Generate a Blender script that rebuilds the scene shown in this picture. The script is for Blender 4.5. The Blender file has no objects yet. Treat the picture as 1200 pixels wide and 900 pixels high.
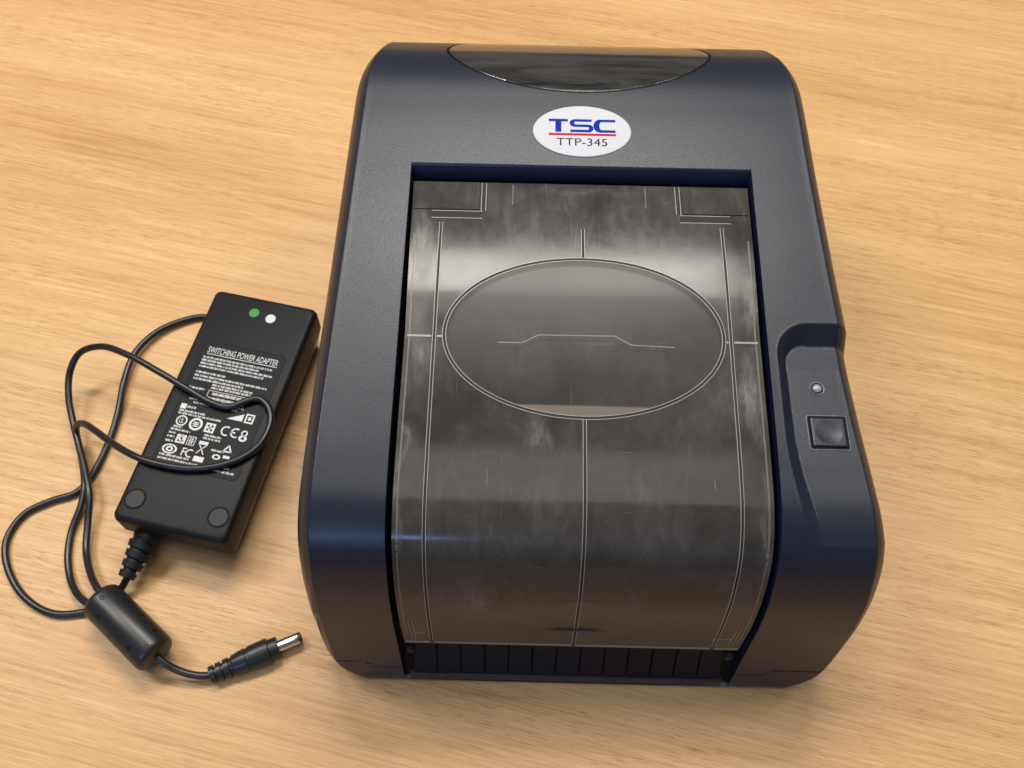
import bpy, bmesh, math, random
import numpy as np
from mathutils import Vector, Matrix
random.seed(7)
rng = np.random.default_rng(7)
scene = bpy.context.scene
COL = scene.collection
rad = math.radians

# ------------------------------------------------------------------ camera
cam = bpy.data.cameras.new('camera')
cam.sensor_width = 36.0
cam.lens = 36.0 * 1111.06 / 1200.0
cam.clip_start, cam.clip_end = 0.01, 50.0
cam.dof.use_dof = True
cam.dof.focus_distance = 0.385
cam.dof.aperture_fstop = 30.0
camo = bpy.data.objects.new('camera', cam)
COL.objects.link(camo)
camo.matrix_world = (Matrix.Translation((0, 0, 0.48714)) @ Matrix.Rotation(rad(29.171), 4, 'X')
                     @ Matrix.Rotation(rad(0.9956), 4, 'Z'))
scene.camera = camo

# ------------------------------------------------------------------ light
world = bpy.data.worlds.new('World')
scene.world = world
world.use_nodes = True
world.node_tree.nodes['Background'].inputs[0].default_value = (0.95, 0.96, 1.0, 1)
world.node_tree.nodes['Background'].inputs[1].default_value = 0.11

def area(name, loc, target, sx, sy, power, color):
    l = bpy.data.lights.new(name, 'AREA')
    l.shape = 'RECTANGLE'; l.size = sx; l.size_y = sy; l.energy = power; l.color = color
    o = bpy.data.objects.new(name, l); COL.objects.link(o)
    o.location = loc
    o.rotation_euler = (Vector(target) - Vector(loc)).to_track_quat('-Z', 'Y').to_euler()
    return o
area('ceiling_light', (0.03, 1.29, 2.1), (0.03, 1.29, 0), 1.15, 0.36, 37, (1.0, 0.95, 0.88))
area('ceiling_light', (-1.25, 0.85, 2.1), (-1.25, 0.85, 0), 0.9, 0.5, 26, (1.0, 0.95, 0.88))
area('ceiling_light', (1.30, 0.85, 2.1), (1.30, 0.85, 0), 0.9, 0.5, 9, (1.0, 0.95, 0.88))
area('ceiling_light', (0.05, 0.12, 2.1), (0.05, 0.12, 0), 1.1, 0.8, 7, (1.0, 0.95, 0.88))
area('window_light', (-0.68, -1.42, 1.16), (-0.05, 0.13, 0.12), 1.05, 0.11, 9, (0.26, 0.48, 1.0))

vs = scene.view_settings
vs.view_transform = 'Standard'; vs.look = 'None'; vs.exposure = 0.2; vs.gamma = 1.0
scene.cycles.max_bounces = 10

# ------------------------------------------------------------------ material helpers
class NT:
    def __init__(self, name):
        self.m = bpy.data.materials.new(name); self.m.use_nodes = True
        self.t = self.m.node_tree; self.b = self.t.nodes['Principled BSDF']
    def n(self, typ, **kw):
        nd = self.t.nodes.new(typ)
        for k, v in kw.items(): setattr(nd, k, v)
        return nd
    def l(self, a, b): self.t.links.new(a, b)
    def setv(self, nd, **kw):
        for k, v in kw.items(): nd.inputs[k.replace('_', ' ')].default_value = v
        return nd
    def coord(self, which='Object'):
        return self.n('ShaderNodeTexCoord').outputs[which]
    def mapping(self, vec, scale=(1, 1, 1), rot=(0, 0, 0), loc=(0, 0, 0)):
        m = self.n('ShaderNodeMapping')
        m.inputs['Scale'].default_value = scale; m.inputs['Rotation'].default_value = rot; m.inputs['Location'].default_value = loc
        self.l(vec, m.inputs['Vector']); return m.outputs[0]
    def noise(self, vec, scale, detail=3, rough=.5, dist=0.0):
        nd = self.n('ShaderNodeTexNoise'); self.l(vec, nd.inputs['Vector'])
        nd.inputs['Scale'].default_value = scale; nd.inputs['Detail'].default_value = detail
        nd.inputs['Roughness'].default_value = rough; nd.inputs['Distortion'].default_value = dist
        return nd.outputs['Fac']
    def ramp(self, fac, stops):
        nd = self.n('ShaderNodeValToRGB'); cr = nd.color_ramp
        while len(cr.elements) < len(stops): cr.elements.new(.5)
        for e, (p, c) in zip(cr.elements, stops):
            e.position = p; e.color = (c, c, c, 1) if not isinstance(c, tuple) else (*c, 1)
        self.l(fac, nd.inputs[0]); return nd.outputs[0]
    def math(self, op, a, b=None, clamp=False):
        nd = self.n('ShaderNodeMath', operation=op, use_clamp=clamp)
        for i, v in enumerate((a, b)):
            if v is None: continue
            if isinstance(v, (int, float)): nd.inputs[i].default_value = v
            else: self.l(v, nd.inputs[i])
        return nd.outputs[0]
    def mix(self, fac, a, b, blend='MIX'):
        nd = self.n('ShaderNodeMix', data_type='RGBA', blend_type=blend)
        for sock, v in ((nd.inputs[0], fac), (nd.inputs[6], a), (nd.inputs[7], b)):
            if isinstance(v, (int, float)): sock.default_value = v
            elif isinstance(v, tuple): sock.default_value = (*v, 1)
            else: self.l(v, sock)
        return nd.outputs[2]
    def bump(self, h, strength, dist):
        nd = self.n('ShaderNodeBump'); nd.inputs['Strength'].default_value = strength; nd.inputs['Distance'].default_value = dist
        self.l(h, nd.inputs['Height']); self.l(nd.outputs[0], self.b.inputs['Normal'])
    def p(self, **kw):
        for k, v in kw.items():
            s = self.b.inputs[k.replace('_', ' ')]
            if isinstance(v, (int, float)): s.default_value = v
            elif isinstance(v, tuple): s.default_value = (*v, 1)
            else: self.l(v, s)
        return self

def plain(name, col, rough=.4, metal=0.0, spec=.5, grain=0, gs=900):
    t = NT(name); t.p(Base_Color=col, Roughness=rough, Metallic=metal, Specular_IOR_Level=spec)
    if grain: t.bump(t.noise(t.coord(), gs, 2), grain, .0002)
    return t.m

def mat_wood():
    t = NT('oak_laminate')
    co = t.coord()
    w = t.n('ShaderNodeTexNoise'); w.inputs['Scale'].default_value = 5.0; w.inputs['Detail'].default_value = 2
    t.l(co, w.inputs['Vector'])
    sub = t.n('ShaderNodeVectorMath', operation='MULTIPLY_ADD')
    sub.inputs[1].default_value = (.005, .005, 0); t.l(w.outputs['Color'], sub.inputs[0]); t.l(co, sub.inputs[2])
    v = t.mapping(sub.outputs[0], rot=(0, 0, rad(13.0)))
    broad = t.noise(t.mapping(v, scale=(1.2, 15, 1)), 1, 3, .5)
    band = t.noise(t.mapping(v, scale=(4, 90, 1)), 1, 4, .6)
    streak = t.noise(t.mapping(v, scale=(12, 480, 1), loc=(3, 1, 0)), 1, 8, .78)
    fine = t.noise(t.mapping(v, scale=(40, 1900, 1), loc=(7, 3, 0)), 1, 6, .8)
    pore = t.noise(t.mapping(v, scale=(85, 1500, 1), loc=(1, 9, 0)), 1, 2, .5)
    pore2 = t.noise(t.mapping(v, scale=(48, 900, 1), loc=(5, 2, 0)), 1, 3, .6)
    s = t.math('ADD', t.math('MULTIPLY', broad, .20), t.math('MULTIPLY', band, .19))
    s = t.math('ADD', s, t.math('MULTIPLY', streak, .42))
    s = t.math('ADD', s, t.math('MULTIPLY', fine, .32))
    s = t.math('SUBTRACT', s, .065)
    col = t.ramp(s, [(.40, (.43, .222, .076)), (.48, (.565, .325, .128)), (.54, (.630, .378, .160)), (.62, (.735, .478, .236))])
    pm = t.ramp(pore, [(.60, 0.0), (.65, 1.0)])
    pm2 = t.ramp(pore2, [(.61, 0.0), (.67, 1.0)])
    dens = t.ramp(t.noise(t.mapping(v, scale=(3, 30, 1), loc=(2, 6, 0)), 1, 2, .5), [(.38, .25), (.62, 1.0)])
    pm = t.math('MULTIPLY', t.math('MAXIMUM', t.math('MULTIPLY', pm, .60), t.math('MULTIPLY', pm2, .54)), dens)
    col = t.mix(pm, col, (.27, .125, .038))
    rgh = t.ramp(streak, [(.3, .48), (.7, .38)])
    t.p(Base_Color=col, Roughness=rgh, Specular_IOR_Level=.45)
    t.bump(t.math('SUBTRACT', t.math('MULTIPLY', fine, .6), pm), .16, .0003)
    return t.m

def mat_body():
    t = NT('navy_textured_plastic')
    co = t.coord()
    v = t.n('ShaderNodeTexVoronoi', feature='SMOOTH_F1'); v.inputs['Scale'].default_value = 1500; v.inputs['Smoothness'].default_value = .6
    t.l(co, v.inputs['Vector'])
    n = t.noise(co, 2100, 2, .6)
    h = t.math('ADD', t.math('MULTIPLY', v.outputs['Distance'], .6), t.math('MULTIPLY', n, .7))
    dust = t.ramp(t.noise(co, 55, 5, .65), [(.45, 0.0), (.8, 1.0)])
    col = t.mix(t.math('MULTIPLY', dust, .25), (.0140, .0175, .0290), (.026, .030, .039))
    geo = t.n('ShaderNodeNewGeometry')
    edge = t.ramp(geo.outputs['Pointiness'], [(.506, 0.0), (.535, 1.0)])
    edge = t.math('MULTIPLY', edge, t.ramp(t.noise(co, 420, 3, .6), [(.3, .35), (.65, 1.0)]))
    col = t.mix(edge, col, (.135, .150, .175))  # worn edges painted paler to strengthen the highlights on creases and rims
    t.p(Base_Color=col, Roughness=t.ramp(n, [(.3, .27), (.7, .40)]), Specular_IOR_Level=.34)
    t.bump(h, .28, .00015)
    return t.m

def smoke_dust(t, co):
    """scuffs and dust wiped over the smoked plastic"""
    a = t.noise(t.mapping(co, scale=(1, 1, 1)), 26, 6, .68, .4)
    b = t.noise(t.mapping(co, scale=(1.0, .35, .6), rot=(0, 0, rad(25))), 120, 5, .7, 1.2)
    sc = t.noise(t.mapping(co, scale=(1, .06, .1), rot=(0, 0, rad(38))), 520, 3, .6, .5)
    sc2 = t.noise(t.mapping(co, scale=(.07, 1, .6), rot=(0, 0, rad(-22))), 460, 3, .6, .5)
    d = t.math('MULTIPLY', t.ramp(a, [(.32, .10), (.68, 1.0)]), t.ramp(b, [(.25, .35), (.72, 1.0)]))
    s = t.math('MAXIMUM', t.ramp(sc, [(.66, 0.0), (.74, 1.0)]), t.ramp(sc2, [(.67, 0.0), (.75, 1.0)]))
    return d, s

def spot(t, co, c, r, soft=.5):
    """0..1 mask of a pale spot around a point of the object"""
    m = t.n('ShaderNodeMapping', vector_type='POINT')
    m.inputs['Scale'].default_value = tuple(1 / q for q in r)
    m.inputs['Location'].default_value = tuple(-p / q for p, q in zip(c, r))
    t.l(co, m.inputs['Vector'])
    ln = t.n('ShaderNodeVectorMath', operation='LENGTH'); t.l(m.outputs[0], ln.inputs[0])
    return t.ramp(ln.outputs['Value'], [(soft * .4, 1.0), (1.0, 0.0)])

def mat_lens(frost):
    t = NT('frosted_smoke_plastic' if frost else 'clear_smoke_plastic')
    co = t.coord()
    d, s = smoke_dust(t, co)
    if frost:
        wear_spots = None
        wn = t.n('ShaderNodeTexNoise'); wn.inputs['Scale'].default_value = 60; wn.inputs['Detail'].default_value = 4; t.l(co, wn.inputs['Vector'])
        wa = t.n('ShaderNodeVectorMath', operation='MULTIPLY_ADD'); wa.inputs[1].default_value = (.014, .022, 0); t.l(wn.outputs['Color'], wa.inputs[0])
        wb = t.n('ShaderNodeVectorMath', operation='ADD'); wb.inputs[1].default_value = (-.007, -.011, 0); t.l(co, wb.inputs[0]); t.l(wb.outputs[0], wa.inputs[2])
        cw = wa.outputs[0]
        for c, r, wt in LENS_WEAR_SPOTS:
            m = t.math('MULTIPLY', spot(t, cw, c, r, .05), wt)
            wear_spots = m if wear_spots is None else t.math('MAXIMUM', wear_spots, m)
        scuff = t.noise(t.mapping(co, scale=(1, .22, .5), rot=(0, 0, rad(24))), 330, 6, .75, .3)
        wear_spots = t.math('MULTIPLY', wear_spots, t.ramp(scuff, [(.30, .15), (.72, 1.0)]))
        dirt = t.math('MAXIMUM', t.math('MULTIPLY', d, .17), t.math('MULTIPLY', wear_spots, .62))
        dirt = t.math('MAXIMUM', dirt, t.math('MULTIPLY', s, .22))
        col = t.mix(dirt, (.050, .045, .040), (.38, .36, .33))
        rg = t.math('ADD', t.math('MULTIPLY', d, .16), .095)
        rg = t.math('ADD', rg, t.math('MULTIPLY', wear_spots, .25))
        t.p(Base_Color=col, Roughness=rg, Specular_IOR_Level=.50, Transmission_Weight=t.math('SUBTRACT', .35, dirt, True))
    else:
        # clear tinted sheet: tinted see-through, thin film of dust, glossy surface
        dirt = t.math('ADD', t.math('MAXIMUM', t.math('MULTIPLY', d, .09), t.math('MULTIPLY', s, .15)), .03)
        tr = t.n('ShaderNodeBsdfTransparent'); tr.inputs['Color'].default_value = (.66, .64, .62, 1)
        df = t.n('ShaderNodeBsdfDiffuse'); df.inputs['Color'].default_value = (.36, .35, .34, 1)
        gl = t.n('ShaderNodeBsdfGlossy'); t.l(t.math('ADD', t.math('MULTIPLY', d, .06), .21), gl.inputs['Roughness'])
        fr = t.n('ShaderNodeFresnel'); fr.inputs['IOR'].default_value = 1.25
        m1 = t.n('ShaderNodeMixShader'); t.l(dirt, m1.inputs[0]); t.l(tr.outputs[0], m1.inputs[1]); t.l(df.outputs[0], m1.inputs[2])
        m2 = t.n('ShaderNodeMixShader'); t.l(fr.outputs[0], m2.inputs[0]); t.l(m1.outputs[0], m2.inputs[1]); t.l(gl.outputs[0], m2.inputs[2])
        t.l(m2.outputs[0], t.t.nodes['Material Output'].inputs['Surface'])
    t.b.inputs['IOR'].default_value = 1.31
    return t.m

def mat_rear():
    t = NT('dark_smoke_plastic')
    co = t.coord()
    st = t.noise(t.mapping(co, scale=(.12, 1, 1)), 130, 5, .65, .6)
    col = t.mix(t.ramp(st, [(.35, 0.0), (.72, 1.0)]), (.010, .009, .008), (.055, .052, .047))
    t.p(Base_Color=col, Roughness=t.ramp(st, [(.3, .07), (.7, .22)]), Specular_IOR_Level=.9)
    return t.m

# ------------------------------------------------------------------ mesh helpers
def link(name, me, mat, parent=None, smooth=True, label=None, kind=None):
    if mat is not None:
        for m in (mat if isinstance(mat, (list, tuple)) else [mat]): me.materials.append(m)
    if smooth:
        me.polygons.foreach_set('use_smooth', [True] * len(me.polygons))
    o = bpy.data.objects.new(name, me); COL.objects.link(o)
    if parent is not None: o.parent = parent
    if label: o['label'] = label
    if kind: o['kind'] = kind
    return o
def mesh(verts, faces):
    me = bpy.data.meshes.new('m'); me.from_pydata([tuple(map(float, v)) for v in verts], [], [tuple(map(int, f)) for f in faces])
    me.update(); return me
def sharp(me, ang=35):
    try: me.set_sharp_from_angle(angle=rad(ang))
    except Exception: pass
    return me
def bm_mesh(bm):
    me = bpy.data.meshes.new('m'); bmesh.ops.recalc_face_normals(bm, faces=bm.faces); bm.to_mesh(me); bm.free(); return me
def box(size, loc=(0, 0, 0), bevel=0, seg=2, taper=1.0):
    bm = bmesh.new(); bmesh.ops.create_cube(bm, size=1)
    for v in bm.verts:
        k = taper if v.co.z < 0 else 1.0
        v.co = Vector((v.co.x * size[0] * k, v.co.y * size[1] * k, v.co.z * size[2]))
    if bevel: bmesh.ops.bevel(bm, geom=list(bm.edges), offset=bevel, segments=seg, profile=.5, affect='EDGES')
    bmesh.ops.translate(bm, verts=bm.verts, vec=loc)
    return bm_mesh(bm)
def grid(rows, close=False):
    """rows: list of equal-length lists of points -> quad mesh"""
    n = len(rows[0]); V = [p for r in rows for p in r]; Fc = []
    for i in range(len(rows) - 1):
        for j in range(n if close else n - 1):
            k = (j + 1) % n
            Fc.append((i * n + j, i * n + k, (i + 1) * n + k, (i + 1) * n + j))
    return V, Fc
def lathe(prof, n=32, cap=True):
    """prof: (axial, radius) along +X"""
    rows = [[(a, r * math.cos(q), r * math.sin(q)) for q in np.linspace(0, 2 * math.pi, n, endpoint=False)] for a, r in prof]
    V, Fc = grid(rows, True)
    if cap:
        Fc.append(tuple(range(n))[::-1]); m = len(V); Fc.append(tuple(range(m - n, m)))
    return sharp(mesh(V, Fc), 32)
def catmull(P, n=10):
    P = np.array(P, float); P = np.vstack([2 * P[0] - P[1], P, 2 * P[-1] - P[-2]]); out = []
    for i in range(1, len(P) - 2):
        p0, p1, p2, p3 = P[i - 1:i + 3]
        t0 = 0; t1 = t0 + np.linalg.norm(p1 - p0) ** .5; t2 = t1 + np.linalg.norm(p2 - p1) ** .5; t3 = t2 + np.linalg.norm(p3 - p2) ** .5
        for k in range(n):
            t = t1 + (t2 - t1) * k / n
            A1 = (t1 - t) / (t1 - t0) * p0 + (t - t0) / (t1 - t0) * p1; A2 = (t2 - t) / (t2 - t1) * p1 + (t - t1) / (t2 - t1) * p2
            A3 = (t3 - t) / (t3 - t2) * p2 + (t - t2) / (t3 - t2) * p3
            B1 = (t2 - t) / (t2 - t0) * A1 + (t - t0) / (t2 - t0) * A2; B2 = (t3 - t) / (t3 - t1) * A2 + (t - t1) / (t3 - t1) * A3
            out.append((t2 - t) / (t2 - t1) * B1 + (t - t1) / (t2 - t1) * B2)
    out.append(P[-2]); return np.array(out)
def tube(path, r, n=14):
    path = np.array(path); T = np.gradient(path, axis=0); T /= np.linalg.norm(T, axis=1)[:, None]
    a = np.cross(T[0], (0, 0, 1)); a /= np.linalg.norm(a); rows = []
    for p, t in zip(path, T):
        a = a - t * np.dot(a, t); a /= np.linalg.norm(a); b = np.cross(t, a)
        rows.append([p + r * (math.cos(q) * a + math.sin(q) * b) for q in np.linspace(0, 2 * math.pi, n, endpoint=False)])
    V, Fc = grid(rows, True); m = len(V)
    Fc.append(tuple(range(n))[::-1]); Fc.append(tuple(range(m - n, m)))
    return mesh(V, Fc)
def text_mesh(s, size=1.0):
    cu = bpy.data.curves.new('t', 'FONT'); cu.body = s; cu.size = size; cu.fill_mode = 'FRONT'; cu.resolution_u = 4
    o = bpy.data.objects.new('t', cu); COL.objects.link(o)
    dg = bpy.context.evaluated_depsgraph_get(); dg.update()
    me = bpy.data.meshes.new_from_object(o.evaluated_get(dg))
    V = [np.array(v.co) for v in me.vertices]; Fc = [tuple(p.vertices) for p in me.polygons]
    bpy.data.objects.remove(o); bpy.data.curves.remove(cu); bpy.data.meshes.remove(me)
    return np.array(V), Fc
def fit_text(s, x0, x1, y0, y1):
    V, Fc = text_mesh(s)
    lo, hi = V[:, :2].min(0), V[:, :2].max(0)
    V = V.copy(); V[:, 0] = x0 + (V[:, 0] - lo[0]) / (hi[0] - lo[0]) * (x1 - x0); V[:, 1] = y0 + (V[:, 1] - lo[1]) / (hi[1] - lo[1]) * (y1 - y0)
    return V, Fc
def ribbon(path, w):
    path = np.array(path, float); T = np.gradient(path, axis=0); T /= np.linalg.norm(T, axis=1)[:, None]
    N = np.stack([-T[:, 1], T[:, 0]], 1); w = np.broadcast_to(np.asarray(w), (len(path),))[:, None]
    rows = [[(*p, 0) for p in path + N * w / 2], [(*p, 0) for p in path - N * w / 2]]
    V, Fc = grid(rows); return np.array(V), [f[::-1] for f in Fc]

# ------------------------------------------------------------------ materials
LENS_WEAR_SPOTS = []
M_WOOD = mat_wood()
M_BODY = mat_body()
M_NAVY = plain('navy_smooth_plastic', (.012, .017, .042), .34, grain=.15)
M_LIP = plain('navy_lip_table_sheen', (.030, .029, .031), .42, spec=.3)  # greyer than the body: the table's reflection put into the lip colour
M_BAR = plain('dark_navy_bar_plastic', (.005, .0075, .015), .5, spec=.14, grain=.1)
M_BLACK = plain('black_recess_plastic', (.004, .004, .005), .6, spec=.12)
M_INNER = plain('dark_grey_inner_plastic', (.040, .039, .041), .8, spec=.1)
M_CREAM = plain('cream_paper', (.88, .84, .74), .6)
M_RIB = plain('smoke_plastic_ridge', (.28, .255, .22), .3)  # paler lips paint in the glints, along with dust in the groove edges
M_GROOVE = plain('smoke_plastic_channel', (.030, .028, .026), .5, spec=.12)
M_WHITE = plain('white_gloss_sticker', (.57, .57, .60), .45, spec=.12)
M_BLUE = plain('blue_print', (.008, .028, .34), .6, spec=.05)
M_RED = plain('red_print', (.48, .014, .026), .6, spec=.05)
M_PRINT = plain('black_print', (.012, .012, .014), .6, spec=.05)
M_CORD = plain('black_cord_rubber', (.012, .012, .014), .33)
M_RUBBER = plain('black_rubber', (.009, .009, .010), .5, spec=.35)
M_CASE = plain('black_textured_plastic', (.0085, .009, .0105), .46, spec=.20, grain=.55, gs=1300)
M_CASESIDE = plain('black_satin_plastic', (.014, .0145, .017), .36, grain=.1)
M_LABEL = plain('black_gloss_label', (.006, .006, .007), .42, spec=.14)
M_LPRINT = plain('white_label_print', (.60, .60, .60), .5)
M_GREEN = plain('green_dot', (.004, .22, .030), .45)
M_DOT = plain('white_dot', (.56, .60, .64), .45)
M_METAL = plain('nickel_barrel', (.78, .77, .75), .2, 1.0)
M_PCAP = plain('dark_tip', (.03, .03, .03), .4)
tl = NT('milky_lamp_lens'); tl.p(Base_Color=(.26, .26, .26), Roughness=.16, Subsurface_Weight=.0, Specular_IOR_Level=.7); M_LED = tl.m
M_BTN = plain('navy_button_plastic', (.013, .016, .026), .36, spec=.35)

# ------------------------------------------------------------------ table
me = box((2.6, 1.75, .028), (0, .415, -.014), .002, 2)
t = link('table_top', me, M_WOOD, None, False, 'pale oak wood laminate table top', 'structure')

# ------------------------------------------------------------------ printer: side profile and surface
PROF = [(-.3, 2.2), (1.2, 14), (4.0, 32), (6.8, 52), (10, 74), (16, 97), (27, 117), (42, 127), (61, 131.2), (90, 134.6), (119, 137.6),
        (159, 141.6), (209, 146), (243, 149.0), (262, 150.0), (273, 148.8), (283, 145.6), (292, 141.0), (301, 135.4), (309, 128.4), (314, 119), (316, 104), (316.5, 60), (317, 3)]
PL = catmull(PROF, 24) / 1000
SL = np.concatenate([[0], np.cumsum(np.linalg.norm(np.diff(PL, axis=0), axis=1))])
TG = np.gradient(PL, SL, axis=0)
ker = np.ones(9) / 9
for c in (0, 1):
    pad = np.pad(TG[:, c], 4, mode='edge'); TG[:, c] = np.convolve(pad, ker, 'valid')
TG /= np.linalg.norm(TG, axis=1)[:, None]
NR = np.stack([-TG[:, 1], TG[:, 0]], 1)
S_OFF = SL[3 * 24] - .0493
SEND = SL[-1] - S_OFF
def surf(x, s, h=0.0):
    """point of the printer: x across, s along the profile from the front foot, h above the surface (mm in, m out)"""
    s = s / 1000 + S_OFF; h = h / 1000
    u = np.interp(s, SL, PL[:, 0]); z = np.interp(s, SL, PL[:, 1])
    nu = np.interp(s, SL, NR[:, 0]); nz = np.interp(s, SL, NR[:, 1])
    k = math.hypot(nu, nz)
    return (x / 1000, u + h * nu / k, z + h * nz / k)
def smooth_interp(xs, ys):
    g = np.arange(-60, 620, 1.0); y = np.interp(g, xs, ys)
    k = np.hanning(31); k /= k.sum(); y2 = np.convolve(np.pad(y, 15, mode='edge'), k, 'valid')
    m = np.clip((g - 8) / 20, 0, 1); y = y * (1 - m) + y2 * m
    return lambda s: float(np.interp(s, g, y))
WL = smooth_interp([0, 4, 9, 15, 23, 60, 133, 177, 253, 362, 402, 540], [107, 112, 116, 118.8, 120.3, 120.4, 119.2, 118.2, 116, 113.2, 107, 104])
WR = smooth_interp([0, 4, 9, 15, 23, 60, 100, 133, 177, 253, 300, 362, 402, 540], [116, 121, 125, 128, 129.6, 129.8, 128.8, 126.8, 123, 118.2, 115.8, 113.4, 107, 104])

printer = bpy.data.objects.new('label_printer', None); COL.objects.link(printer)
printer.location = (.02964, .10102, 0); printer.rotation_euler = (0, 0, rad(-.362))
printer['label'] = 'navy desktop label printer with smoked clear lid standing on the table'
printer['category'] = 'printer'

OPEN_X, OPEN_S = 80.4, 304.0
def recess(x, s):
    """depth of the control panel hollow on the right"""
    if x < 82 or s < 118 or s > 226: return 0.0
    top = 222.5; x0 = 84.3 + 7.0 * max(0, (172 - s) / 42) ** 1.7; R = 15.0
    dx = x - x0; dy = top - s
    if dx < R and dy < R: sd = R - math.hypot(R - dx, R - dy); frac = None
    else: sd = min(dx, dy)
    if sd <= -.9: return 0.0
    if sd <= 0: return -.10 * (1 - abs(sd + .45) / .45)
    # wall is wider towards the back than towards the lid
    ang = math.atan2(max(R - dy, 0.0), max(R - dx, 0.0)) if (dx < R and dy < R) else (math.pi / 2 if dy < dx else 0)
    wall = 5.6 + 2.2 * (ang / (math.pi / 2))
    D = 8.0 * min(1.0, max(0.0, (s - 124) / 80)) ** .75
    r = min(1.0, sd / wall)
    return D * r
SEAM = [(-140, 21.5), (-97.5, 21.5), (-93.5, 15.5), (-60, 15.5)]
def seam_s(x):
    return float(np.interp(-abs(x), [p[0] for p in SEAM], [p[1] for p in SEAM]))

# stations along the profile
ss = [-S_OFF * 1000] + list(np.arange(1.0, 12, 2.0)) + list(np.arange(12, 26, .5)) + list(np.arange(26, 118, 2.2)) + list(np.arange(118, 230, .5)) + list(np.arange(230, 304, 3.0)) + [304.0] + list(np.arange(306, SEND * 1000, 2.5)) + [SEND * 1000]
FIL = [(0, 18), (.25, 15), (.8, 12), (1.6, 9), (2.6, 6.5), (3.8, 4.4), (5.0, 2.85), (6.0, 1.8), (6.8, 1.05), (7.3, .6), (7.7, .25), (8.1, .02), (8.5, -.04), (9.0, 0), (12, 0)]
def cross(s):
    wl, wr = WL(s), WR(s)
    pts = [(-wl + i, d) for i, d in FIL]
    a = -wl + 12
    pts += [(a + (-OPEN_X - a) * k / 12, 0) for k in range(1, 13)]
    pts += [(-OPEN_X + 2 * OPEN_X * k / 24, 0) for k in range(1, 25)]
    b = wr - 12
    pts += [(OPEN_X + (b - OPEN_X) * k / 70, 0) for k in range(1, 71)]
    pts += [(wr - i, d) for i, d in FIL[::-1][1:]]
    return pts
JL = len(FIL) - 1 + 12; JR = JL + 24
rows, XS = [], []
for s in ss:
    r = []; xr = []
    for x, d in cross(s):
        dd = d + recess(x, s)
        if s < 40:
            q = abs(s - seam_s(x))
            if q < .6: dd += .9 * (1 - q / .6)
        r.append(surf(x, s, -dd)); xr.append(x)
    rows.append(r); XS.append(xr)
V, Fc = grid(rows); n = len(rows[0])
cover, base = [], []
for f in Fc:
    i, j = divmod(f[0], n)
    if JL <= j < JR and ss[i] < OPEN_S - .01: continue
    sm = .5 * (ss[i] + ss[min(i + 1, len(ss) - 1)])
    if sm < seam_s(.5 * (XS[i][j] + XS[i][j + 1])) or ss[i] > 512: base.append(f)
    else: cover.append(f)
def submesh(faces, extra=()):
    used = sorted({i for f in faces for i in f}); mp = {u: k for k, u in enumerate(used)}
    return mesh([V[u] for u in used], [tuple(mp[i] for i in f)[::-1] for f in faces])
cover_o = link('cover', sharp(submesh(cover), 62), M_BODY, printer)
nl = (len(rows) - 1) * n
base.append(tuple([j for j in range(n)] + [nl + j for j in range(n - 1, -1, -1)]))
base_o = link('base', sharp(submesh(base), 28), M_BODY, printer)
# side walls under the rounded edges
for j, sg in ((0, -1), (n - 1, 1)):
    loop = [rows[i][j] for i in range(len(rows))]
    bm = bmesh.new(); bm.faces.new([bm.verts.new(p) for p in loop]); bmesh.ops.triangulate(bm, faces=bm.faces)
    link('side_wall', bm_mesh(bm), M_BODY, printer, False)
# bottom plate and rubber feet
fm = lathe([(0, .007), (.0032, .0075)], 20)
for x, y in ((-.088, .03), (.092, .03), (-.088, .27), (.088, .27)):
    o = link('rubber_foot', fm if not fm.materials else fm, None if fm.materials else M_RUBBER, printer)
    o.location = (x, y, 0); o.rotation_euler = (0, rad(-90), 0)

# walls of the lid opening
st = [s for s in ss if s <= OPEN_S]
for sg in (-1, 1):
    rws = [[surf(sg * OPEN_X, s, h) for h in (.02, -.35, -1.2, -14)] for s in st]
    rws = [[(p[0] + sg * (0 if k else .0004), p[1], p[2]) for k, p in enumerate(r)] for r in rws]
    Vv, Ff = grid(rws); link('opening_wall', sharp(mesh(Vv, Ff), 40), M_NAVY, printer)
rws = [[surf(x, 304.2 - e, h) for (e, h) in ((0, .02), (.5, -.3), (1.2, -1.0), (3.6, -8), (5.0, -16))] for x in np.linspace(-OPEN_X, OPEN_X, 20)]
Vv, Ff = grid(rws); link('opening_rear_wall', sharp(mesh(Vv, Ff), 40), M_NAVY, printer)

# inner tray, seen dimly through the oval window
Vv, Ff = grid([[surf(x, s, h) for x, h in ((-80.2, -8), (-80.0, -30), (80.0, -30), (80.2, -8))] for s in np.arange(34, 303, 6)])
link('inner_tray', mesh(Vv, Ff), M_BLACK, printer, False)
Vv, Ff = grid([[surf(x, s, -6.2) for x in (-72, 72)] for s in np.arange(184.6, 262, 4)])
link('media_plate', mesh(Vv, Ff), M_INNER, printer)
Vv, Ff = grid([[surf(x, s, -7.2) for x in (-70, 70)] for s in np.arange(163, 189, 3)])
link('paper_strip', mesh(Vv, Ff), M_CREAM, printer)

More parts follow.
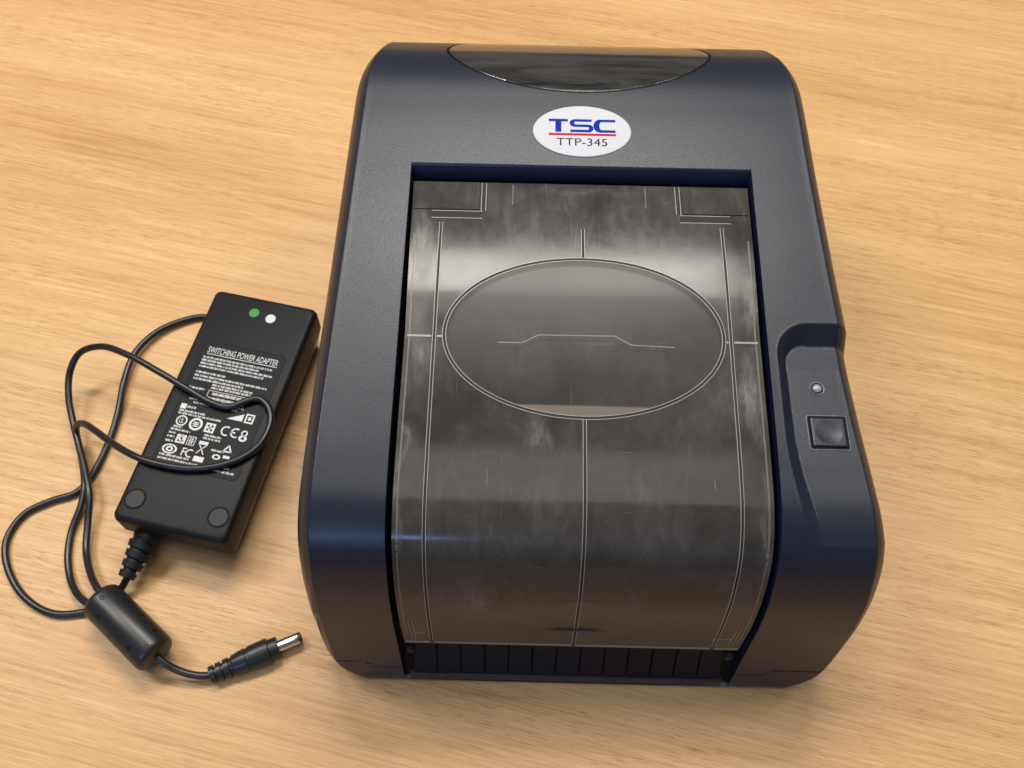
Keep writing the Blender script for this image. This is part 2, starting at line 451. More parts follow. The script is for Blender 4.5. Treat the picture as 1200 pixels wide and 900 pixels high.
# ------------------------------------------------------------------ smoked lid
def lens_h(s): return -2.0 - 3.2 * max(0.0, min(1.0, (s - 235) / 62)) ** 1.6
def lens_w(s): return float(np.interp(s, [40, 60, 120, 215, 297], [77.4, 77.8, 77.9, 77.6, 79.2]))
LS0, LS1 = 40.8, 297.0
EX, ES, EA, EB = .7, 215.2, 61.2, 38.7
def thumb(x, s):
    q = ((x - .6) / 15.5) ** 2 + ((s - 59.5) / 27) ** 2
    if s < 59.5 or q >= 1: return 0.0
    return -.9 * (1 - q) ** .5 * min(1, 1) if q < 1 else 0
def lp(x, s, h=0.0): return surf(x, s, lens_h(s) + thumb(x, s) + h)
for (x, s, rx, rs, wt) in ((-73.5, 258, 6, 26, 1), (74, 236, 5, 20, 1), (72, 188, 7, 26, 1), (-20, 167, 9, 11, .5), (-70, 205, 6, 20, .6), (-44, 84, 13, 20, .55), (25, 146, 22, 14, .3), (-75.5, 150, 3.5, 70, .6), (75.5, 120, 3.5, 60, .6), (0, 292, 60, 5, .35), (-5, 245, 30, 14, .2), (-45, 130, 18, 24, .25)):  # worn and scuffed places, plus one soft pale spot low on the left
    p = surf(x, s, lens_h(s)); LENS_WEAR_SPOTS.append((p, (rx / 1000, rs / 1000 * 1.05, .03), wt))
M_FROST, M_CLEAR = mat_lens(True), mat_lens(False)
xs_n = 200
svals = np.concatenate([np.arange(LS0, 58.9, 1.3), np.arange(59.2, 90, .9), np.arange(90, LS1, 1.1), [LS1]])
lid = bpy.data.objects.new('lid', None); COL.objects.link(lid); lid.parent = printer
def in_el(x, s, k=1.0): return ((x - EX) / (EA * k)) ** 2 + ((s - ES) / (EB * k)) ** 2 < 1
TH = 2.2
def slab(keep):
    """top and underside of the lid where keep(x, s) holds, with rims round the outline"""
    us = np.linspace(-1, 1, xs_n + 1); m = xs_n + 1
    Vt = [lp(u * lens_w(s), s) for s in svals for u in us]
    Vb = [surf(u * lens_w(s), s, lens_h(s) - TH) for s in svals for u in us]
    Ff = []; N = len(Vt); cells = {}
    for i in range(len(svals) - 1):
        for j in range(xs_n):
            sc, xc = .5 * (svals[i] + svals[i + 1]), .5 * (us[j] + us[j + 1]) * lens_w(svals[i])
            if keep(xc, sc): cells[i, j] = 1
    for (i, j) in cells:
        a, b, c, d = i * m + j, i * m + j + 1, (i + 1) * m + j + 1, (i + 1) * m + j
        Ff.append((a, b, c, d)); Ff.append((d + N, c + N, b + N, a + N))
        for di, dj, e in ((-1, 0, (a, b)), (1, 0, (c, d)), (0, -1, (d, a)), (0, 1, (b, c))):
            if (i + di, j + dj) not in cells: Ff.append((e[1], e[0], e[0] + N, e[1] + N))
    allv = Vt + Vb; used = sorted({i for f in Ff for i in f}); mp = {u: k for k, u in enumerate(used)}
    return sharp(mesh([allv[u] for u in used], [tuple(mp[i] for i in f) for f in Ff]), 40)
link('lid_panel', slab(lambda x, s: not in_el(x, s)), M_FROST, printer).name
link('oval_window', slab(lambda x, s: in_el(x, s)), M_CLEAR, printer, label='clear smoked oval window in the middle of the lid')
bpy.data.objects.remove(lid)
panel = bpy.data.objects['lid_panel']
window = bpy.data.objects['oval_window']

def ridge(path, w, name, parent, lip=.42, hgt=.22, wh=0.0, closed=False):
    """a moulded channel: two thin lips with a dark channel between, lying on the lid"""
    path = np.array(path, float)
    if closed: T = np.roll(path, -1, 0) - np.roll(path, 1, 0)
    else: T = np.gradient(path, axis=0)
    T /= np.linalg.norm(T, axis=1)[:, None]; N = np.stack([-T[:, 1], T[:, 0]], 1)
    sec = [(-w / 2 - .1, -.15), (-w / 2, hgt), (-w / 2 + lip, hgt), (-w / 2 + lip + .08, .03), (w / 2 - lip - .08, .03), (w / 2 - lip, hgt), (w / 2, hgt), (w / 2 + .1, -.15)]
    rws = [[lp(p[0] + nn[0] * q, p[1] + nn[1] * q, h + wh) for q, h in sec] for p, nn in zip(path, N)]
    if closed: rws.append(rws[0])
    Vv, Ff = grid(rws); me_ = mesh(Vv, [f[::-1] for f in Ff])
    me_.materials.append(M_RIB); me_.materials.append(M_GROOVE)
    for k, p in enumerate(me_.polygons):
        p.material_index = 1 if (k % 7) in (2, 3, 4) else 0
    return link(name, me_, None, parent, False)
def line(p, q, nn=60): return [(p[0] + (q[0] - p[0]) * k / nn, p[1] + (q[1] - p[1]) * k / nn) for k in range(nn + 1)]
q = np.linspace(0, 2 * math.pi, 180, endpoint=False)
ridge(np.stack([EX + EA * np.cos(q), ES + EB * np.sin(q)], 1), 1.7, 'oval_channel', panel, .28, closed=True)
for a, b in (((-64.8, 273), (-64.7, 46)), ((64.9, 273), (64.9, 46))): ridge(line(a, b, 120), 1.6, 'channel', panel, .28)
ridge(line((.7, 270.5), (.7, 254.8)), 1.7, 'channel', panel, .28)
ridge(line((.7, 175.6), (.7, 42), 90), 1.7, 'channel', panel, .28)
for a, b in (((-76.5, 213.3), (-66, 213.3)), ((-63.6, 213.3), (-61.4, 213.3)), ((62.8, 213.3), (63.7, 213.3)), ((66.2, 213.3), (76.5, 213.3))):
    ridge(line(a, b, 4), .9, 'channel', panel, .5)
for sg in (-1, 1):   # hinge pockets in the far corners
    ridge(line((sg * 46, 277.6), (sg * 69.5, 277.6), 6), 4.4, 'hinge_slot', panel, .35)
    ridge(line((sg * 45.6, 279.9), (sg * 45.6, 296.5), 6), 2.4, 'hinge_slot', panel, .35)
    tx = [47.4, 47.55, 55, 63, 71, 77.8, 77.95]
    tx = tx if sg > 0 else [-q_ for q_ in tx[::-1]]
    out = [(280.4, -.1), (280.55, .5), (287, .5), (294.2, .5), (294.35, -.1)]
    Vv, Ff = grid([[lp(x, q_, -.1 if k in (0, len(tx) - 1) else h_) for k, x in enumerate(tx)] for q_, h_ in out])
    link('hinge_tab', mesh(Vv, Ff), M_FROST, panel, False)
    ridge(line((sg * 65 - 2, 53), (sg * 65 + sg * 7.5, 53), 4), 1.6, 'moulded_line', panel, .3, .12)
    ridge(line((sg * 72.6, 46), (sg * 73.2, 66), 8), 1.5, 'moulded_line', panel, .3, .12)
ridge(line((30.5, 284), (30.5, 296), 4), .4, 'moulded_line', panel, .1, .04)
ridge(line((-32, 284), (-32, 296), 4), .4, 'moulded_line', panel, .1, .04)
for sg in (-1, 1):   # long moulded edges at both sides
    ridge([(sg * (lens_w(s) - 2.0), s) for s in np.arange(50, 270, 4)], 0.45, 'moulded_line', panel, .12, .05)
# bent line across the oval window
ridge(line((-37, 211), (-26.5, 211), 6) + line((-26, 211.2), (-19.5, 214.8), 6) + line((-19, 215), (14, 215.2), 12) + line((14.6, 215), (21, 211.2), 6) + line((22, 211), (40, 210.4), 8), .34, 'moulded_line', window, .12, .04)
# bottom rim of the lid
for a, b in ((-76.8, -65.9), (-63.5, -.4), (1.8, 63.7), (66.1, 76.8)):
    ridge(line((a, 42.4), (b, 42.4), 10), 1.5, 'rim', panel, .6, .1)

# ------------------------------------------------------------------ badge on the top
badge = []
qa = np.linspace(0, 2 * math.pi, 72, endpoint=False)
def bp(x, y, h): return surf(.55 + x, 324.2 + y, h)
rws = [[bp(k * 23.6 * math.cos(a), k * 15.1 * math.sin(a), h) for a in qa] for k, h in ((1.0, 0.0), (1.0, .35), (.985, .5), (.96, .55), (.5, .56), (.02, .56))]
Vv, Ff = grid(rws, True); Ff.append(tuple(range(len(Vv) - 72, len(Vv))))
badge = link('badge', sharp(mesh(Vv, Ff), 30), M_WHITE, printer, True, 'white oval badge with blue and black lettering')
def stamp(VF, name, mat, h=.60):
    Vx, Ff = VF; return link(name, mesh([bp(v[0], v[1], h) for v in Vx], Ff), mat, badge, False)
def quad(x0, x1, y0, y1): return np.array([(x0, y0, 0), (x1, y0, 0), (x1, y1, 0), (x0, y1, 0)]), [(0, 1, 2, 3)]
def joinvf(*a):
    Vv, Ff = [], []
    for v, f in a:
        k = len(Vv); Vv += [tuple(p) for p in v]; Ff += [tuple(i + k for i in g) for g in f]
    return np.array(Vv), Ff
Y0, Y1, tk = -.9, 6.9, 1.5
T_ = joinvf(quad(-16.1, -6.9, Y1 - tk, Y1), quad(-12.9, -10.0, Y0, Y1 - tk))
def arc(cx, cy, rx, ry, a0, a1, m=14): return [(cx + rx * math.cos(rad(a)), cy + ry * math.sin(rad(a))) for a in np.linspace(a0, a1, m)]
ym = (Y0 + Y1) / 2; hq = (Y1 - Y0 - tk) / 4
top, mid, bot = Y1 - tk / 2, ym, Y0 + tk / 2
def stroke(path, wv):   # wide uprights, thin bars
    P = np.array(path); T = np.gradient(P, axis=0); T /= np.linalg.norm(T, axis=1)[:, None]
    return ribbon(P, tk + (wv - tk) * np.abs(T[:, 1]) ** 1.5)
S_ = stroke([(4.6, top), (2, top), (0, top)] + arc(-3.3, (top + mid) / 2, 1.6, (top - mid) / 2, 90, 270) + [(-1.5, mid), (0, mid), (1.8, mid)] + arc(2.9, (mid + bot) / 2, 1.5, (mid - bot) / 2, 90, -90) + [(1, bot), (-3, bot), (-5.7, bot)], 2.2)
C_ = stroke([(16.1, top), (13, top), (11, top)] + arc(9.2, ym, 2.3, (top - bot) / 2, 90, 270, 20) + [(11, bot), (13, bot), (16.1, bot)], 2.9)
stamp(T_, 'lettering', M_BLUE); stamp(S_, 'lettering', M_BLUE); stamp(C_, 'lettering', M_BLUE)
stamp(quad(-16.1, 16.3, -2.9, -1.6), 'underline', M_RED)
stamp(fit_text('TTP-345', -12.3, 12.0, -8.9, -4.5), 'lettering', M_PRINT)

# ------------------------------------------------------------------ rear window
RA, RB, RS = 66.5, 35.5, 384.5
rws = [[surf(k * RA * math.cos(a), RS + k * RB * math.sin(a), h) for a in np.linspace(0, 2 * math.pi, 120, endpoint=False)]
       for k, h in ((1.004, -.08), (1.0, .03), (.99, .06), (.96, .07)) ] + [[surf(k * RA * math.cos(a), RS + k * RB * math.sin(a), .07) for a in np.linspace(0, 2 * math.pi, 120, endpoint=False)] for k in np.linspace(.9, .02, 14)]
Vv, Ff = grid(rws, True); Ff.append(tuple(range(len(Vv) - 120, len(Vv))))
rw = link('rear_window', sharp(mesh(Vv, Ff), 30), mat_rear(), printer, True, 'smoked oval window wrapping over the rear edge')
rws = [[surf(k * RA * math.cos(a), RS + k * RB * math.sin(a), h) for a in np.linspace(0, 2 * math.pi, 120, endpoint=False)] for k, h in ((1.026, .03), (1.003, .03))]
Vv, Ff = grid(rws, True); link('seam', mesh(Vv, Ff), M_BLACK, rw)

# ------------------------------------------------------------------ controls
def fl(x, s, h=0): return surf(x, s, -recess(x, s) + h)
def frame_at(x, s):
    c = Vector(fl(x, s)); ex = (Vector(fl(x + 3, s)) - Vector(fl(x - 3, s))).normalized(); es = (Vector(fl(x, s + 6)) - Vector(fl(x, s - 6))).normalized()
    nz = ex.cross(es).normalized(); es = nz.cross(ex)
    m = Matrix((ex, es, nz)).transposed().to_4x4(); m.translation = c; return m
def place(o, x, s): o.matrix_local = frame_at(x, s); return o
# indicator lamp: raised collar, dark gap and milky dome
ring = lathe([(-.001, .0034), (.0002, .0034), (.00045, .0031), (.0004, .0027), (-.001, .0026)], 36, False)
ring.transform(Matrix.Rotation(rad(-90), 4, 'Y'))
led = link('indicator_lamp', sharp(lathe([(-.001, .0021)] + [(.0002 + .0012 * math.sin(rad(a)), .0021 * math.cos(rad(a))) for a in np.linspace(0, 85, 9)], 28), 60), M_LED, printer)
led.data.transform(Matrix.Rotation(rad(-90), 4, 'Y')); place(led, 101.9, 194.6)
co = link('collar', ring, M_BODY, led)
dk = lathe([(.00006, .0001), (.00008, .0028)], 28, False); dk.transform(Matrix.Rotation(rad(-90), 4, 'Y'))
link('gap', dk, M_BLACK, led)
# push button with dished round hollow
m = 33; rws = []
bw, bh = 14.2, 13.2
for i in range(m):
    r = []
    for j in range(m):
        x, y = (j / (m - 1) - .5) * bw, (i / (m - 1) - .5) * bh
        d = math.hypot(x, y); e = min(bw / 2 - abs(x), bh / 2 - abs(y))
        z = 1.1 - (.55 * (1 - min(1, d / 5.7) ** 2) if d < 5.7 else 0) - (.2 * (1 - e / .45) if e < .45 else 0)
        r.append((x / 1000, y / 1000, z / 1000))
    rws.append(r)
Vv, Ff = grid(rws); idx = [j for j in range(m)] + [i * m + m - 1 for i in range(1, m)] + [(m - 1) * m + j for j in range(m - 2, -1, -1)] + [i * m for i in range(m - 2, 0, -1)]
k0 = len(Vv); Vv += [(Vv[i][0], Vv[i][1], -.001) for i in idx]
for a in range(len(idx)):
    b = (a + 1) % len(idx); Ff.append((idx[b], idx[a], k0 + a, k0 + b))
btn = link('push_button', sharp(mesh(Vv, Ff), 32), M_BTN, printer); place(btn, 104.0, 173.7)
for v in ((bw / 2 + .95, 0), (-bw / 2 - .95, 0), (0, bh / 2 + .95), (0, -bh / 2 - .95)): pass
rws = []
def rr(hx, hy, r, mm=6):
    out = []
    for cx, cy, a0 in ((hx - r, hy - r, 0), (-hx + r, hy - r, 90), (-hx + r, -hy + r, 180), (hx - r, -hy + r, 270)):
        out += [(cx + r * math.cos(rad(a0 + k * 90 / mm)), cy + r * math.sin(rad(a0 + k * 90 / mm))) for k in range(mm + 1)]
    return out
lips = [(9.0, 8.5, 1.4, -.1), (8.6, 8.1, 1.2, .34), (8.3, 7.8, 1.0, .36), (8.1, 7.6, 1.0, .2)]
rws = [[(x / 1000, y / 1000, h / 1000) for x, y in rr(a, b, r)] for a, b, r, h in lips]
Vv, Ff = grid(rws, True); link('surround', sharp(mesh(Vv, Ff), 30), M_BODY, btn)
Vv = [(x / 1000, y / 1000, .00028) for x, y in rr(8.15, 7.65, 1.0)]; link('gap', mesh(Vv, [tuple(range(len(Vv)))]), M_BLACK, btn, False)

# ------------------------------------------------------------------ paper outlet below the lid
Vv, Ff = grid([[surf(x, s, h) for x in np.linspace(-80.3, 80.3, 9)] for s, h in ((60, -4.4), (40, -6), (30, -9), (22, -7.2), (5, -1.9), (1, -1.9))])
outlet = link('paper_outlet', mesh(Vv, Ff), M_BLACK, printer, False)
pitch = 11.55
for k in range(13):
    x = (k - 6) * pitch - .2; w = pitch / 2 - .26
    pts = []
    for s, h in ((31.5, -8.2), (29, -6.8), (22, -5.6), (6.4, -.9)):
        pts.append([surf(xx, s, h - (.7 if abs(xx - x) > w - .05 else 0)) for xx in (x - w, x - w + .12, x + w - .12, x + w)])
    Vv, Ff = grid(pts); link('bar_segment', mesh(Vv, Ff), M_BAR, outlet, False)
lip = [[surf(x, s, h) for s, h in ((6.6, -5), (6.6, -.5), (6.2, -.1), (1.6, .2), (.3, -.1), (.1, -1.0))] for x in np.linspace(-77.5, 76.0, 12)]
Vv, Ff = grid(lip); link('front_lip', sharp(mesh(Vv, Ff), 30), M_LIP, printer)
for sg in (-1, 1):
    Vv, Ff = grid([[surf(sg * x, s, -3.2) for x in (76.2, 79.6)] for s in (14, 24)])
    link('latch_clip', box((.0034, .004, .006), surf(sg * 76.2, 26, -5.5), .0008), M_INNER, printer)

# ------------------------------------------------------------------ power adapter
adapter = bpy.data.objects.new('power_adapter', None); COL.objects.link(adapter)
AT = rad(-12.1); AX, AY = -.157, .236
adapter.location = (AX, AY, 0); adapter.rotation_euler = (0, 0, AT)
adapter['label'] = 'black power adapter brick with coiled cord lying beside the printer'
adapter['category'] = 'power adapter'
AH, AL, AW = .0338, .1445, .0616
def aw(p):  # world -> adapter
    x, y = p[0] - AX, p[1] - AY; c, s = math.cos(AT), math.sin(AT); return np.array([x * c + y * s, -x * s + y * c, p[2]])
# housing: rounded box in two halves, upper one flared to the label side
def rbox(w, l, r, z): return [(x, y, z) for x, y in rr(w / 2, l / 2, r, 5)]
prof = [(.0170, -.0002, 0), (.0176, .0, .0004), (.0300, .0, .0), (.0322, -.0004, 0), (.0333, -.0012, 0), (.0338, -.0026, 0)]
rws = [rbox(AW + 2 * d, AL + 2 * d, .0035, z) for z, d, _ in prof]
Vv, Ff = grid(rws, True); k = len(rws[0]); Ff.append(tuple(range(len(Vv) - k, len(Vv))))
hous = link('housing', sharp(mesh(Vv, Ff), 38), M_CASE, adapter)
prof = [(.0, -.0052), (.0012, -.0042), (.008, -.0022), (.0163, -.0004), (.0169, -.0010), (.0172, -.0010)]
rws = [rbox(AW + 2 * d, AL + 2 * d, .0035, z) for z, d in prof]
Vv, Ff = grid(rws, True); Ff.append(tuple(range(k))[::-1])
link('lower_housing', sharp(mesh(Vv, Ff), 38), M_CASESIDE, adapter)
def disc(r, h, x, y, z, nme, mat, parent, m=32, bev=.0003):
    me_ = lathe([(0, r), (h - bev, r), (h, r - bev)], m); me_.transform(Matrix.Rotation(rad(-90), 4, 'Y')); o = link(nme, me_, mat, parent); o.location = (x, y, z); return o
def annulus(r0, r1, h, x, y, z, nme, mat, parent):
    me_ = lathe([(0, r1), (h, r1), (h, r0), (0, r0)], 36, False); me_.transform(Matrix.Rotation(rad(-90), 4, 'Y')); o = link(nme, me_, mat, parent); o.location = (x, y, z); return o
for x, y in ((-.0225, -.060), (.0226, -.0598)):
    far = y > 0
    f = disc(.0047, .0001 if far else .0003, x, y, AH, 'foot_pad', M_CASE if far else M_RUBBER, adapter, 32, .00004)
    if not far: annulus(.0049, .0057, .00012, 0, 0, 0, 'foot_rim', M_BLACK, f)
disc(.0029, .00025, -.0034, .0610, AH, 'green_dot', M_GREEN, adapter, 28, .00005)
disc(.0029, .00025, .0070, .0594, AH, 'white_dot', M_DOT, adapter, 28, .00005)
# rating label
LX0, LX1, LY0, LY1 = -.0228, .0243, -.0390, .0375
pts = rr((LX1 - LX0) / 2, (LY1 - LY0) / 2, .0035, 5); cxl, cyl = (LX0 + LX1) / 2, (LY0 + LY1) / 2
rws = [[(x * k2 + cxl, y * k3 + cyl, z) for x, y in rr((LX1 - LX0) / 2, (LY1 - LY0) / 2, .0035, 5)] for k2, k3, z in ((1.022, 1.014, AH - .0001), (1.02, 1.012, AH + .00022), (1.0, 1.0, AH + .00022), (.995, .997, AH + .00008))]
Vv, Ff = grid(rws, True); Ff.append(tuple(range(len(Vv) - len(pts), len(Vv))))
lab = link('rating_label', mesh(Vv, Ff), M_LABEL, adapter, False, 'black rating label printed with white text and approval marks')
LZ = AH + .00016
def lprint(VF, nme='print'):
    Vx, Ff = VF; return link(nme, mesh([(v[0] / 1000, v[1] / 1000, LZ) for v in Vx], Ff), M_LPRINT, lab, False)
lprint(fit_text('SWITCHING POWER ADAPTER', -19.6, 21.2, 30.6, 34.4), 'lettering')
lprint(quad(-19.6, 21.2, 29.6, 30.0), 'underline')
def words(x0, x1, y, h, gap=.5, wmin=.6, wmax=3.2):
    """a line of tiny print that cannot be read: word-length runs of short upright marks"""
    out = []; x = x0
    while x < x1:
        w = min(random.uniform(wmin, wmax), x1 - x)
        e = x
        while e < x + w - .12:
            g = random.uniform(.22, .42); hh = h * random.uniform(.72, 1.0)
            out.append(quad(e, min(e + g, x + w), y, y + hh)); e += g + .13
        x += w + gap
    return joinvf(*out)
for y, a, b in ((26.9, -20.6, 19.5), (24.9, -20.6, 12.5), (22.9, -20.6, 20.8), (20.9, -20.6, 16.5), (17.2, -20.8, -4.0), (15.0, -20.8, 20.6), (12.9, -20.8, 8.0), (11.0, -9.0, 14), (9.2, -9.0, 20.8), (7.2, -21.0, -12.2), (5.0, -21, -14.5)):
    lprint(words(a, b, y, 1.35), 'small_print')
# framed panel
def frame(x0, x1, y0, y1, w=.3): return joinvf(quad(x0, x1, y0, y0 + w), quad(x0, x1, y1 - w, y1), quad(x0, x0 + w, y0 + w, y1 - w), quad(x1 - w, x1, y0 + w, y1 - w))
lprint(frame(-9.6, 12.0, 2.2, 8.2), 'panel_outline')
lprint(words(-7, 11, 5.6, 1.9, .4, 2, 4), 'small_print'); lprint(words(-8.6, 11, 2.9, 1.6, .3), 'small_print')
for y, a, b in ((.6, -18, 13), (-1.2, -15, 10), (-7.2, -20.5, -6), (-8.9, -20.5, 4)): lprint(words(a, b, y, 1.25), 'small_print')
def ringm(cx, cy, r0, r1, sx=1.0, m=28):
    a = np.linspace(0, 2 * math.pi, m, endpoint=False); rws = [[(cx + r * sx * math.cos(t), cy + r * math.sin(t), 0) for t in a] for r in (r1, r0)]
    Vv, Ff = grid(rws, True); return np.array(Vv), Ff
def fitm(s, cx, cy, w, h): return fit_text(s, cx - w / 2, cx + w / 2, cy - h / 2, cy + h / 2)
lprint(quad(-20.8, -17.6, -5.6, -2.6), 'mark'); lprint(words(-16.9, -12, -4.6, 1.5), 'small_print')
tri = (np.array([(6.0, -6.0, 0), (14.6, -6.0, 0), (14.6, -1.6, 0)]), [(0, 1, 2)]); lprint(tri, 'mark')
lprint(frame(15.7, 20.6, -6.4, -.8, .9), 'mark'); lprint(quad(17.4, 18.9, -4.6, -2.5), 'mark')
lprint(joinvf(ringm(-16.8, -12.6, 2.35, 3.1), fitm('UL', -16.8, -12.6, 2.6, 2.9)), 'mark')
lprint(joinvf(ringm(-8.6, -13.0, 2.5, 3.7), quad(-10.1, -7.1, -12.3, -11.7), quad(-10.3, -6.9, -13.3, -12.7), quad(-10.1, -7.1, -14.4, -13.8), quad(-8.9, -8.3, -12.7, -12.3), quad(-8.9, -8.3, -13.8, -13.3)), 'mark')
lprint(joinvf(frame(-3.2, 2.2, -16.2, -10.6, 1.0), quad(-1.0, .0, -15.2, -11.6), quad(-2.2, 1.2, -13.9, -12.9)), 'mark')
def cshape(cx, cy, r0, r1, a0, a1, bar=False):
    p = [(cx + (r0 + r1) / 2 * math.cos(rad(a)), cy + (r0 + r1) / 2 * math.sin(rad(a))) for a in np.linspace(a0, a1, 18)]
    o = ribbon(p, r1 - r0); o = (o[0], [f[::-1] for f in o[1]])
    return joinvf(o, quad(cx - r1, cx - .2, cy - .4, cy + .4)) if bar else o
lprint(joinvf(cshape(8.6, -13.2, 2.1, 2.9, 60, 300), cshape(13.9, -13.2, 2.1, 2.9, 60, 300, True)), 'mark')
lprint(joinvf(ringm(18.6, -12.4, 1.0, 1.8), ringm(18.6, -15.4, .8, 1.9, 1.2)), 'mark')
for y, a, b in ((-17.0, -19.8, -14.8), (-18.7, -20.6, -9.8), (-18.4, -1.8, 7.6), (-20.2, -1.8, 7.6), (-20.8, -20.8, -17.2), (-23.0, -20.8, -17.0), (-25.6, -20.8, -16.6)): lprint(words(a, b, y, 1.2), 'small_print')
lprint(joinvf(frame(-15.6, -10.4, -25.4, -20.4, .9), ringm(-12.9, -22.4, .7, 1.6), quad(-12.6, -11.9, -25, -23)), 'mark')
lprint(joinvf(frame(-9.4, -5.0, -25.4, -20.2, .35), quad(-8.2, -7.6, -24.6, -21), quad(-7.0, -6.3, -24.6, -21), quad(-8.6, -5.8, -23, -22.4)), 'mark')
lprint(joinvf(quad(-2.8, 2.2, -23.4, -21.6), ribbon([(-2.2, -29), (-.2, -26), (1.8, -23.6)], .5), ribbon([(1.8, -29), (-.2, -26), (-2.2, -23.6)], .5)), 'mark')
lprint(joinvf(ribbon([(11.3, -24.6), (13.4, -20.8)], .8), ribbon([(13.4, -20.8), (15.6, -24.6)], .8), quad(11.3, 15.6, -24.9, -24.1)), 'mark')
lprint(joinvf(ringm(-16.6, -29.6, 2.1, 2.8, 1.45), ringm(-16.6, -29.6, .7, 1.6, 1.2)), 'mark')
lprint(joinvf(fitm('F', -8.6, -29.6, 2.2, 4.6), cshape(-5.2, -29.8, 1.7, 2.4, 55, 305)), 'mark')
lprint(quad(-2.4, 3.2, -33.4, -30.4), 'mark'); lprint(joinvf(ringm(9.0, -28.6, .8, 1.5, 1.5), quad(12.4, 16, -28.4, -26.8)), 'mark')
for y, a, b in ((-25.8, 5.0, 12), (-33.8, -20.8, -4.4), (-35.9, -20.8, 2), (-34.4, 9.5, 18.2), (-36.6, 6.8, 21.5)): lprint(words(a, b, y, 1.3), 'small_print')

# moulded cord outlet with ribs
def along(name, prof, p0, p1, mat, parent, nseg=28):
    p0, p1 = Vector(p0), Vector(p1); me_ = lathe(prof, nseg)
    o = link(name, me_, mat, parent); d = (p1 - p0).normalized()
    MAT[name] = Matrix.Translation(p0) @ d.to_track_quat('X', 'Z').to_matrix().to_4x4(); o.matrix_local = MAT[name]; return o
MAT = {}
pb = [(-.003, .0072), (.002, .0070), (.0022, .0068)]
for k in range(4):
    a = .0035 + k * .0052; r = .0067 - k * .00085
    r *= 1.12; pb += [(a, r - .0012), (a + .0010, r - .0012), (a + .0011, r), (a + .0045, r - .0005), (a + .0046, r - .0015)]
along('strain_relief', pb, (-.0176, -AL / 2 + .0008, .0135), (-.0208, -.0960, .0105), M_RUBBER, adapter)

# cord, given as picture points turned into table points with a height
F_, T_c, R_c, H_c = 1111.06, rad(29.171), rad(.9956), .48714
RM = np.array((Matrix.Rotation(T_c, 3, 'X') @ Matrix.Rotation(R_c, 3, 'Z')))
def tab(px, py, z):
    d = RM @ np.array([(px - 600) / F_, -(py - 450) / F_, -1.0]); return np.array([0, 0, H_c]) + d * ((z / 1000 - H_c) / d[2])
CR = .0019
c1 = [aw(tab(*p)) for p in ((149, 677, 10.3), (143, 688, 7), (132, 700, 3.5), (118, 711, 2.0), (100, 717, 1.9), (62, 719, 1.9), (28, 699, 1.9), (8, 662, 1.9), (8, 632, 1.9), (28, 603, 1.9), (60, 587, 1.9),
                            (88, 578, 1.9), (104, 563, 1.9), (119, 537, 1.9), (131, 508, 2.3), (139, 480, 3.2), (145, 448, 4.2), (158, 414, 4.4), (184, 389, 3.6), (214, 376, 2.6), (238, 371.5, 2.0))]
c1 += [np.array(p) for p in ((-.040, .0690, .0019), (-.0355, .0600, .0019), (-.0335, .044, .0019), (-.0328, .02, .0019), (-.0325, 0, .0019))]
cord = link('cord', tube(catmull(c1, 8), CR), M_CORD, adapter)
c2 = [aw(tab(*p)) for p in ((138, 716, 14.2), (126, 703, 14.2), (114, 689, 12.5), (105, 668, 8), (101, 643, 5.0), (103, 612, 6.0), (104.5, 580, 9.4), (99, 548, 9.0), (92, 520, 8.5), (86, 496, 9.5), (80.5, 466, 12.5), (82, 436, 17),
                            (93, 414, 24), (118, 406, 31), (150, 416, 36.8), (185, 435, 37.8), (220, 456, 37.0), (248, 472, 36.2), (268, 477, 36), (286, 471, 36), (302, 467, 36), (314, 476, 36), (317, 495, 36), (306, 519, 36),
                            (286, 535, 36), (255, 546, 36), (220, 549, 36.2), (185, 543.5, 37), (160, 535.5, 36.5), (131, 519, 31), (110, 503.5, 25), (98, 496.5, 20), (90, 498, 15), (89.5, 508, 8.5), (93, 524, 4.6), (97.5, 548, 4.6), (99, 570, 5.6),
                            (95, 592, 4.4), (84, 622, 2.2), (79.5, 652, 1.9), (83, 680, 3), (92, 698, 6.5), (106, 709, 10.5), (124, 718, 12.5), (138, 730, 12.8))]
link('cord', tube(catmull(c2, 8), CR), M_CORD, adapter)
c3 = [aw(tab(*p)) for p in ((172, 756, 13), (183, 768, 12.5), (192, 776, 11), (205, 784, 8.5), (222, 790, 6.5), (240, 792, 5.3), (252, 789.5, 5.0), (262, 786, 5.0))]
link('cord', tube(catmull(c3, 8), CR), M_CORD, adapter)
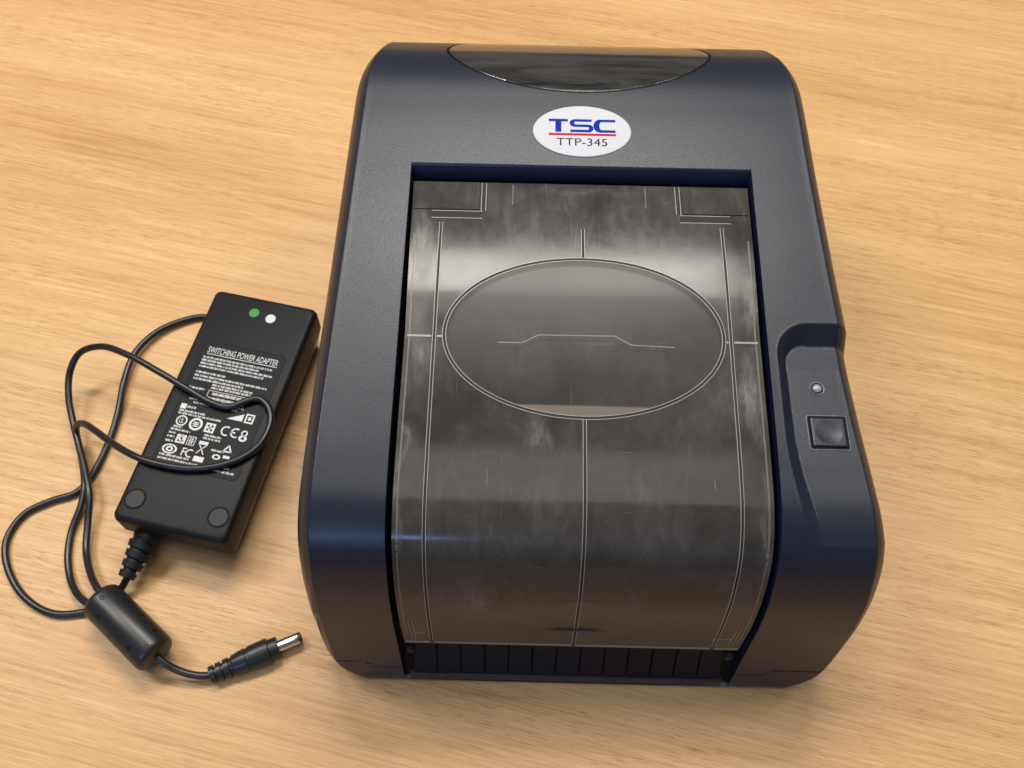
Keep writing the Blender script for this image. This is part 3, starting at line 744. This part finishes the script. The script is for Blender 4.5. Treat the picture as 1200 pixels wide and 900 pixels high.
# ferrite core
f0, f1 = aw(tab(117, 701, 14.4)), aw(tab(184, 769, 13.4)); fl_ = float(np.linalg.norm(f1 - f0)); R0 = .0104
fp = [(-.0004, .0042), (-.0002, R0 - .0024), (.0004, R0 - .0012), (.0016, R0 - .0003), (.003, R0), (fl_ - .003, R0), (fl_ - .0016, R0 - .0003), (fl_ - .0004, R0 - .0012), (fl_ + .0002, R0 - .0024), (fl_ + .0008, .0042)]
fer = along('ferrite_core', fp, f0, f1, M_CASESIDE, adapter, 40)
inv = MAT['ferrite_core'].inverted()
camA = Vector(aw(np.array([0, 0, H_c])))
for px, py in ((119.5, 700.5), (115.5, 722.5), (151, 759), (172, 757.5), (181, 739)):
    p = inv @ camA; d = (inv @ Vector(aw(tab(px, py, 14)))) - p
    a = d.y ** 2 + d.z ** 2; b = 2 * (p.y * d.y + p.z * d.z); c = p.y ** 2 + p.z ** 2 - R0 ** 2; D = b * b - 4 * a * c
    if D < 0: continue
    hit = p + d * ((-b - math.sqrt(D)) / (2 * a)); nrm = Vector((0, hit.y, hit.z)).normalized()
    me_ = lathe([(-.0008, .00105), (.00016, .00105), (.00016, .0008), (-.0003, .0007)], 14); o = link('pin_hole', me_, M_BLACK, fer)
    o.matrix_local = Matrix.Translation(hit) @ nrm.to_track_quat('X', 'Z').to_matrix().to_4x4()
# plug
p0, p1 = aw(tab(247, 791, 5.0)), aw(tab(353, 746, 5.4)); L = float(np.linalg.norm(p1 - p0)); u = L / .0465
pp = [(0, .0036), (.0022, .0037), (.0023, .0027), (.0035, .0027), (.0036, .0038), (.0058, .0038), (.0059, .0029), (.0072, .0029), (.0073, .0040), (.0098, .0041), (.0099, .0034), (.0112, .0036), (.0118, .0042), (.016, .0048), (.0185, .0050), (.0188, .0047), (.0202, .0047), (.0205, .0052), (.0300, .0053), (.0303, .0044), (.0345, .0043), (.0347, .0041)]
pp = [(a * u, r * 1.2) for a, r in pp]
plug = along('plug', pp, p0, p1, M_CASESIDE, adapter, 32)
bar = link('barrel', lathe([(.0343 * u, .0030), (L - .0016, .0030), (L - .0014, .0029)], 28), M_METAL, plug)
link('tip', lathe([(L - .0015, .0026), (L - .0002, .00262), (L, .0022), (L - .0015, .0013)], 28), M_PCAP, plug)
